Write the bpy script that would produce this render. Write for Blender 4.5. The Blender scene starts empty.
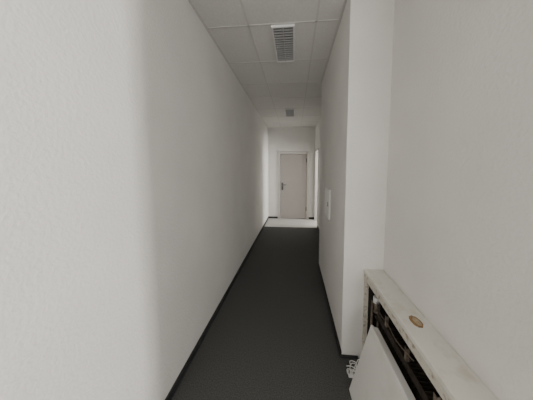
import bpy, bmesh, math, random
from mathutils import Vector, Matrix
random.seed(3)
S=bpy.context.scene
H=2.81; XL=-0.817; XR=0.39; XF=0.69; YF=1.56; YC=3.1; YE=6.2; XB=0.62

# ---------- materials ----------
def mat(name,col,rough=0.8,noise=0.0,nscale=20,bump=0.0,bscale=200,metal=0.0,spec=0.3,col2=None,detail=4,lo=.3,hi=.7):
    m=bpy.data.materials.new(name); m.use_nodes=True
    nt=m.node_tree; b=nt.nodes['Principled BSDF']
    b.inputs['Roughness'].default_value=rough; b.inputs['Metallic'].default_value=metal
    b.inputs['Specular IOR Level'].default_value=spec
    tc=nt.nodes.new('ShaderNodeTexCoord')
    n=nt.nodes.new('ShaderNodeTexNoise'); n.inputs['Scale'].default_value=nscale; n.inputs['Detail'].default_value=detail
    nt.links.new(tc.outputs['Object'],n.inputs['Vector'])
    r=nt.nodes.new('ShaderNodeValToRGB'); r.color_ramp.elements[0].position=lo; r.color_ramp.elements[1].position=hi
    c2=col2 if col2 else tuple(c*(1-noise) for c in col)
    r.color_ramp.elements[0].color=(*c2,1); r.color_ramp.elements[1].color=(*col,1)
    nt.links.new(n.outputs['Fac'],r.inputs['Fac']); nt.links.new(r.outputs['Color'],b.inputs['Base Color'])
    if bump>0:
        n2=nt.nodes.new('ShaderNodeTexNoise'); n2.inputs['Scale'].default_value=bscale; n2.inputs['Detail'].default_value=3
        nt.links.new(tc.outputs['Object'],n2.inputs['Vector'])
        bp=nt.nodes.new('ShaderNodeBump'); bp.inputs['Strength'].default_value=bump; bp.inputs['Distance'].default_value=.004
        nt.links.new(n2.outputs['Fac'],bp.inputs['Height']); nt.links.new(bp.outputs['Normal'],b.inputs['Normal'])
    return m
M_wall=mat('woodchip_wallpaper',(.80,.785,.755),.9,.06,2.5,.7,65)
M_ceil=mat('mineral_fibre_tile',(.78,.77,.745),.95,.08,60,.2,150)
M_tbar=mat('ceiling_grid_metal',(.66,.65,.625),.6)
M_carpet=mat('carpet',(.112,.114,.110),.75,.50,130,.5,400,spec=.22)
M_tile=mat('light_floor',(.50,.49,.47),.4,.1,8)
M_base=mat('dark_baseboard',(.035,.035,.038),.6)
M_door=mat('door_grey',(.42,.39,.37),.55,.04,5)
M_frame=mat('door_frame_paint',(.56,.54,.51),.5)
M_dark=mat('black_plastic',(.02,.02,.02),.4)
M_white=mat('white_plastic',(.82,.82,.80),.4)
M_sill=mat('cream_laminate',(.74,.72,.66),.5,.10,14,col2=(.62,.58,.50),lo=.28,hi=.5)
M_edge=mat('chipboard_edge',(.62,.59,.52),.7,.22,38,col2=(.33,.27,.20),lo=.30,hi=.48)
M_brown=mat('rust_stain',(.36,.22,.10),.8,.5,60)
M_stain2=mat('stain_core',(.50,.39,.26),.8,.3,70)
M_cavity=mat('dark_cavity',(.028,.024,.021),.9,.5,14)  # near-black tone for linings and brackets inside the enclosure
M_fin=mat('old_convector_metal',(.075,.06,.047),.7,.7,30,metal=.3)
M_pipe=mat('pipe_paint',(.22,.18,.14),.6,.6,35)
M_panel=mat('enamelled_panel',(.78,.77,.73),.4,.03,5,col2=(.68,.66,.60),lo=.25,hi=.45)
M_louv=mat('louvre_aluminium',(.60,.60,.60),.4,metal=.4)
M_lbox=mat('lamp_interior',(.16,.16,.16),.6)
M_chrome=mat('handle_metal',(.10,.10,.10),.35,metal=.7)

# ---------- mesh helper ----------
class B:
    def __init__(s): s.bm=bmesh.new(); s.mats=[]
    def mi(s,m):
        if m not in s.mats: s.mats.append(m)
        return s.mats.index(m)
    def box(s,x0,x1,y0,y1,z0,z1,m,bev=0,M=None):
        r=bmesh.ops.create_cube(s.bm,size=1)
        vs=r['verts']
        bmesh.ops.scale(s.bm,vec=(x1-x0,y1-y0,z1-z0),verts=vs)
        bmesh.ops.translate(s.bm,vec=((x0+x1)/2,(y0+y1)/2,(z0+z1)/2),verts=vs)
        fs={f for v in vs for f in v.link_faces}
        i=s.mi(m)
        for f in fs: f.material_index=i
        if bev>0:
            es={e for v in vs for e in v.link_edges}
            rr=bmesh.ops.bevel(s.bm,geom=list(es),offset=bev,segments=2,affect='EDGES',profile=.5)
            for f in rr['faces']: f.material_index=i
            vs=list({v for f in list(rr['faces']) for v in f.verts}|{v for v in vs if v.is_valid})
        if M is not None: bmesh.ops.transform(s.bm,matrix=M,verts=vs)
        return s
    def cyl(s,p0,p1,r,m,seg=16,r2=None):
        p0=Vector(p0);p1=Vector(p1);d=p1-p0
        rot=d.to_track_quat('Z','Y').to_matrix().to_4x4()
        res=bmesh.ops.create_cone(s.bm,cap_ends=True,segments=seg,radius1=r,radius2=r if r2 is None else r2,depth=d.length,matrix=Matrix.Translation((p0+p1)/2)@rot)
        i=s.mi(m)
        for f in {f for v in res['verts'] for f in v.link_faces}:
            f.material_index=i; f.smooth=len(f.verts)==4
        return s
    def done(s,name,parent=None):
        me=bpy.data.meshes.new(name); s.bm.to_mesh(me); s.bm.free()
        for m in s.mats: me.materials.append(m)
        o=bpy.data.objects.new(name,me); S.collection.objects.link(o)
        if parent: o.parent=parent
        return o
def empty(name,loc=(0,0,0)):
    e=bpy.data.objects.new(name,None); S.collection.objects.link(e); return e
def tube(name,pts,r,m,parent=None):
    cu=bpy.data.curves.new(name,'CURVE'); cu.dimensions='3D'; cu.bevel_depth=r; cu.bevel_resolution=3
    sp=cu.splines.new('NURBS'); sp.points.add(len(pts)-1)
    for p,q in zip(sp.points,pts): p.co=(*q,1)
    sp.use_endpoint_u=True; sp.order_u=3; sp.resolution_u=8
    cu.materials.append(m)
    o=bpy.data.objects.new(name,cu); S.collection.objects.link(o)
    if parent: o.parent=parent
    return o

YB=-3.4; XW=5.0; T=.15; YR=.25
# ---------- shell ----------
B().box(XL-T,XW+T,YB-T,5.24,-.1,0,M_carpet).done('floor')
B().box(XL-T,2.6,5.24,YE+T,-.1,0.0,M_tile).done('floor_tiled')
b=B().box(XL-T,XW+T,YB-T,YE+T,H,H+.1,M_ceil)
for x in (-.42,.18):
    b.box(x-.008,x+.008,-3.3,YE,H-.003,H+.002,M_tbar)
k=-8
while 1.87+.61*k<YE:
    y=1.87+.61*k; k+=1
    if y>YB:
        b.box(XL,XR if YF<y<YC else XF-.0 if y<YF and y>YR else XB if y>YC else XW,y-.008,y+.008,H-.003,H+.002,M_tbar)
# edge trim angle
b.box(XL,XL+.02,YR,YE,H-.004,H,M_tbar).box(XR-.02,XR,YF,YC,H-.004,H,M_tbar)
b.done('ceiling')
B().box(XL-T,XL,YB-T,YE+T,0,H,M_wall).done('wall_left')
# right
B().box(XR,XF+T,YF,YC,0,H,M_wall).done('wall_right_chase')
B().box(XF,XF+T,YR,YF,0,H,M_wall).done('wall_right')
B().box(XF+T,XW+T,YR,YR+T,0,H,M_wall).done('wall_right_return')
# far right section with doorway
D0,D1=5.3,6.08
B().box(XB,XB+T,YC,D0,0,H,M_wall).box(XB,XB+T,D1,YE,0,H,M_wall).box(XB,XB+T,D0,D1,2.1,H,M_wall).done('wall_right_far')
B().box(XB-.01,XB+T+.01,D0,D0+.05,0,2.1,M_frame).box(XB-.01,XB+T+.01,D1-.05,D1,0,2.1,M_frame).box(XB-.01,XB+T+.01,D0+.05,D1-.05,2.05,2.1,M_frame).done('trim_1')
# side room beyond doorway
B().box(2.45,2.6,4.6,YE+T,0,.9,M_wall).box(2.45,2.6,4.6,YE+T,2.3,H,M_wall).box(2.45,2.6,4.6,4.9,.9,2.3,M_wall).box(2.45,2.6,6.1,YE+T,.9,2.3,M_wall).done('wall_side_room')
B().box(XB+T,2.6,4.45,4.6,0,H,M_wall).done('wall_side_room_near')
# end wall with door hole
d0,d1,dh=-.50,.43,2.07
B().box(XL,d0,YE,YE+T,0,H,M_wall).box(d1,2.6,YE,YE+T,0,H,M_wall).box(d0,d1,YE,YE+T,dh,H,M_wall).box(d0,d1,YE+.1,YE+T,0,dh,M_wall).done('wall_end')
# back room walls
def wall_win_y(name,x0,x1,y0,y1,wa,wb,za,zb):  # wall along y
    B().box(x0,x1,y0,wa,0,H,M_wall).box(x0,x1,wb,y1,0,H,M_wall).box(x0,x1,wa,wb,0,za,M_wall).box(x0,x1,wa,wb,zb,H,M_wall).done(name)
wall_win_y('wall_window_side',XW,XW+T,YB,YR,-2.45,-1.55,.9,2.4)
B().box(XL,0.2,YB-T,YB,0,H,M_wall).box(2.2,XW+T,YB-T,YB,0,H,M_wall).box(.2,2.2,YB-T,YB,0,.8,M_wall).box(.2,2.2,YB-T,YB,2.4,H,M_wall).done('wall_back')
def winframe_y(name,x,a,b_,z0,z1):
    B().box(x,x+.06,a,a+.05,z0,z1,M_white).box(x,x+.06,b_-.05,b_,z0,z1,M_white).box(x,x+.06,a+.05,b_-.05,z0,z0+.05,M_white).box(x,x+.06,a+.05,b_-.05,z1-.05,z1,M_white).done(name)
winframe_y('window_1',XW+.05,-2.45,-1.55,.9,2.4)
winframe_y('window_2',2.5,4.9,6.1,.9,2.3)
B().box(.2,.25,YB-.1,YB-.04,.8,2.4,M_white).box(2.15,2.2,YB-.1,YB-.04,.8,2.4,M_white).box(.25,2.15,YB-.1,YB-.04,.8,.85,M_white).box(.25,2.15,YB-.1,YB-.04,2.35,2.4,M_white).box(1.17,1.23,YB-.1,YB-.04,.85,2.35,M_white).done('added_fill_window')  # unseen window behind the camera, added for the corridor fill
# baseboards
B().box(XL,XL+.012,YB,YE,0,.055,M_base).done('baseboard_left')
B().box(XR-.012,XR,YF-.012,YC,0,.055,M_base).box(XR,XF-.17,YF-.012,YF,0,.02,M_base).done('baseboard_right')
B().box(XB-.012,XB,YC,D0-.01,0,.055,M_base).box(XR,XB-.012,YC,YC+.012,0,.055,M_base).done('baseboard_right_far')
B().box(XL+.012,d0-.001,YE-.012,YE,0,.055,M_base).box(d1+.001,XB,YE-.012,YE,0,.055,M_base).done('baseboard_end')

# ---------- end door ----------
E=empty('door_1')
B().box(d0-.02,d0+.06,YE-.015,YE+.1,0,dh+.02,M_frame,.004).box(d1-.06,d1+.02,YE-.015,YE+.1,0,dh+.02,M_frame,.004).box(d0+.06,d1-.06,YE-.015,YE+.1,dh-.06,dh+.02,M_frame,.004).done('door_frame',E)
B().box(d0+.066,d1-.066,YE+.005,YE+.05,.008,dh-.066,M_door,.003).done('door_leaf',E)
hx=d0+.13
B().box(hx-.022,hx+.022,YE-.004,YE+.005,.90,1.13,M_chrome,.003).cyl((hx,YE-.004,1.06),(hx,YE-.05,1.06),.011,M_chrome).cyl((hx-.01,YE-.05,1.06),(hx+.12,YE-.05,1.06),.010,M_chrome).cyl((hx,YE-.012,.97),(hx,YE-.004,.97),.012,M_dark).done('door_handle',E)
B().box(d1-.075,d1-.055,YE-.02,YE-.0,.25,.37,M_chrome,.003).box(d1-.075,d1-.055,YE-.02,YE,1.75,1.87,M_chrome,.003).done('door_hinges',E)

# ---------- louvre ceiling lamps ----------
def lamp(y0,n):
    E=empty('louvre_ceiling_lamp'); cx=-.112; w=.105; y1=y0+.59; z=H
    b=B().box(cx-w,cx-w+.014,y0,y1,z-.022,z-.001,M_white).box(cx+w-.014,cx+w,y0,y1,z-.022,z-.001,M_white)
    b.box(cx-w+.014,cx+w-.014,y0,y0+.014,z-.022,z-.001,M_white).box(cx-w+.014,cx+w-.014,y1-.014,y1,z-.022,z-.001,M_white)
    b.done('housing_frame',E)
    B().box(cx-w+.014,cx+w-.014,y0+.014,y1-.014,z-.005,z-.001,M_lbox).done('interior',E)
    b=B(); N=15
    for i in range(1,N):
        yy=y0+.014+(.562)*i/N
        b.box(cx-w+.014,cx+w-.014,yy-.002,yy+.002,z-.021,z-.006,M_louv)
    b.box(cx-.003,cx+.003,y0+.014,y1-.014,z-.022,z-.006,M_louv)
    b.done('louvres',E)
lamp(1.88,0); lamp(4.32,1)

# ---------- wall panel (fuse box) ----------
B().box(XR-.018,XR,2.17,2.48,.98,1.31,M_white,.003).box(XR-.022,XR-.018,2.19,2.46,1.0,1.29,M_white,.002).box(XR-.026,XR-.022,2.21,2.225,1.12,1.17,M_dark).done('fuse_box')

# ---------- radiator enclosure ----------
zt=.75; xo=.545
E=empty('radiator_enclosure')
b=B().box(xo,XF,.35,YF,zt-.022,zt,M_sill,.003)
b.done('shelf_board',E)
B().box(xo+.002,xo+.02,.35,YF-.002,zt-.072,zt-.022,M_edge,.002).done('front_apron',E)
B().box(xo+.004,XF,YF-.03,YF-.001,0,zt-.022,M_edge).done('end_panel',E)
B().box(XF-.012,XF-.001,.36,YF-.03,0,zt-.022,M_cavity).done('back_lining',E)
B().box(xo+.03,XF-.012,YF-.036,YF-.03,0,zt-.022,M_cavity).done('end_lining',E)
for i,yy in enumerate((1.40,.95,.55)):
    B().box(xo+.022,XF-.012,yy-.008,yy+.008,zt-.055,zt-.022,M_cavity).done('bracket_%d'%i,E)
# stain mark (ring of old glue) on the shelf
def disc(cx,cy,z,rx,ry,m,name,n=28,j=.06):
    bm=bmesh.new(); vs=[]
    for i in range(n):
        a=2*math.pi*i/n; k=1+random.uniform(-j,j)
        vs.append(bm.verts.new((cx+rx*k*math.cos(a),cy+ry*k*math.sin(a),z)))
    f=bm.faces.new(vs); r=bmesh.ops.extrude_face_region(bm,geom=[f])
    bmesh.ops.translate(bm,vec=(0,0,.0012),verts=[v for v in r['geom'] if isinstance(v,bmesh.types.BMVert)])
    bmesh.ops.recalc_face_normals(bm,faces=bm.faces)
    me=bpy.data.meshes.new(name); bm.to_mesh(me); bm.free(); me.materials.append(m)
    o=bpy.data.objects.new(name,me); S.collection.objects.link(o); o.parent=E
disc(.622,1.02,zt,.026,.042,M_brown,'stain_ring')
disc(.626,1.02,zt+.0008,.015,.030,M_stain2,'stain_core')

# radiator itself
R=empty('convector_radiator')
b=B()
x0,x1=.59,.665
y=.40
while y<1.38:
    b.box(x0,x1,y,y+.003,.16,.52,M_fin); y+=.022
b.done('fins',R)
b=B()
for z in (.24,.44):
    for x in (.61,.645): b.cyl((x,.38,z),(x,1.46,z),.012,M_fin)
b.box(x0-.003,x0,.40,1.38,.48,.525,M_fin).box(x0-.003,x0,.40,1.38,.15,.19,M_fin)
b.done('pipes_and_rails',R)
B().cyl((.63,1.47,0),(.63,1.47,.62),.010,M_pipe).cyl((.59,1.49,0),(.59,1.49,.54),.008,M_pipe).cyl((.63,1.47,.46),(.58,1.40,.52),.014,M_pipe).done('riser_pipes',R)
B().cyl((.585,1.41,.58),(.585,1.41,.62),.020,M_white).cyl((.585,1.41,.52),(.585,1.41,.58),.011,M_pipe).cyl((.585,1.41,.54),(.63,1.47,.54),.009,M_pipe).done('thermostat_valve',R)
B().box(.59,.63,.4,.415,0,.16,M_fin).box(.59,.63,1.34,1.355,0,.16,M_fin).done('feet',R)
b=B()
for yy in (1.25,1.02,.8):
    b.box(.585,.60,yy,yy+.02,.525,.60,M_pipe).box(.585,.66,yy,yy+.02,.595,.60,M_pipe)
b.done('mounting_clips',R)
tube('sensor_wire',[(.585,1.41,.6),(.57,1.33,.56),(.575,1.2,.585),(.57,1.1,.56),(.58,.95,.60)],.003,M_pipe,R)

# leaning cover panel
P=empty('radiator_cover_panel')
A=Vector((.385,0,0.0)); Tt=Vector((.515,0,.485)); ang=math.atan2(Tt.x-A.x,Tt.z-A.z); L=(Tt-A).length
Mx=Matrix.Translation((.385,0,.007))@Matrix.Rotation(ang,4,'Y')
B().box(0,.016,.42,1.31,0,L,M_panel,.004,M=Mx).done('sheet',P)
B().box(.016,.045,.43,1.30,L-.018,L-.002,M_panel,.002,M=Mx).box(.016,.035,.43,1.30,.01,.02,M_panel,.002,M=Mx).done('folded_flanges',P)

# cable clutter on floor
C=empty('loose_cable')
def loop(cx,cy,r,z,n,ph,name):
    pts=[(cx+(r+random.uniform(-.012,.012))*math.cos(ph+i*.8),cy+(r*1.2)*math.sin(ph+i*.8),z+random.uniform(0,.03)+i*.004) for i in range(n)]
    tube(name,pts,.0035,M_white,C)
loop(.43,1.40,.035,.006,12,0,'cable_a'); loop(.45,1.43,.028,.02,12,1,'cable_b')
tube('cable_c',[(.45,1.43,.02),(.49,1.46,.10),(.52,1.49,.04),(.54,1.50,.006)],.0035,M_white,C)
B().box(.405,.445,1.39,1.43,.001,.03,M_white,.005).cyl((.41,1.40,.03),(.41,1.40,.05),.003,M_dark).done('plug',C)

# ---------- lights ----------
def area(name,loc,target,sx,sy,power,col=(1,1,1)):
    l=bpy.data.lights.new(name,'AREA'); l.shape='RECTANGLE'; l.size=sx; l.size_y=sy; l.energy=power; l.color=col
    o=bpy.data.objects.new(name,l); S.collection.objects.link(o); o.location=loc
    o.rotation_euler=(Vector(target)-Vector(loc)).to_track_quat('-Z','Y').to_euler(); return o
area('daylight_side_window',(XW+.3,-2.08,1.6),(-.84,.9,1.0),.45,1.4,285,(1,.965,.92))
area('fill_light_back',(1.2,YB-.3,1.6),(0,1.5,1.2),1.8,1.5,105,(1,.985,.965))  # added fill from behind the camera, brightens chase face and corridor
area('daylight_far_window',(2.75,5.5,1.6),(0,5.6,1.2),1.1,1.3,125,(1,.975,.93))
w=bpy.data.worlds.new('sky'); S.world=w; w.use_nodes=True
w.node_tree.nodes['Background'].inputs[0].default_value=(.93,.96,1,1); w.node_tree.nodes['Background'].inputs[1].default_value=1.0

# ---------- camera ----------
cd=bpy.data.cameras.new('camera'); cam=bpy.data.objects.new('camera',cd); S.collection.objects.link(cam); S.camera=cam
f=200.; yaw=math.radians(5); pit=math.radians(4.5)
cd.sensor_width=36; cd.lens=f/533*36; cd.clip_start=.02
cam.location=(0,0,1.52); cam.rotation_euler=(math.pi/2-pit,0,yaw)
cd.shift_x=-(294.5-266.5-f*math.tan(yaw))/533
cd.shift_y=-(30-f*math.tan(pit))/533
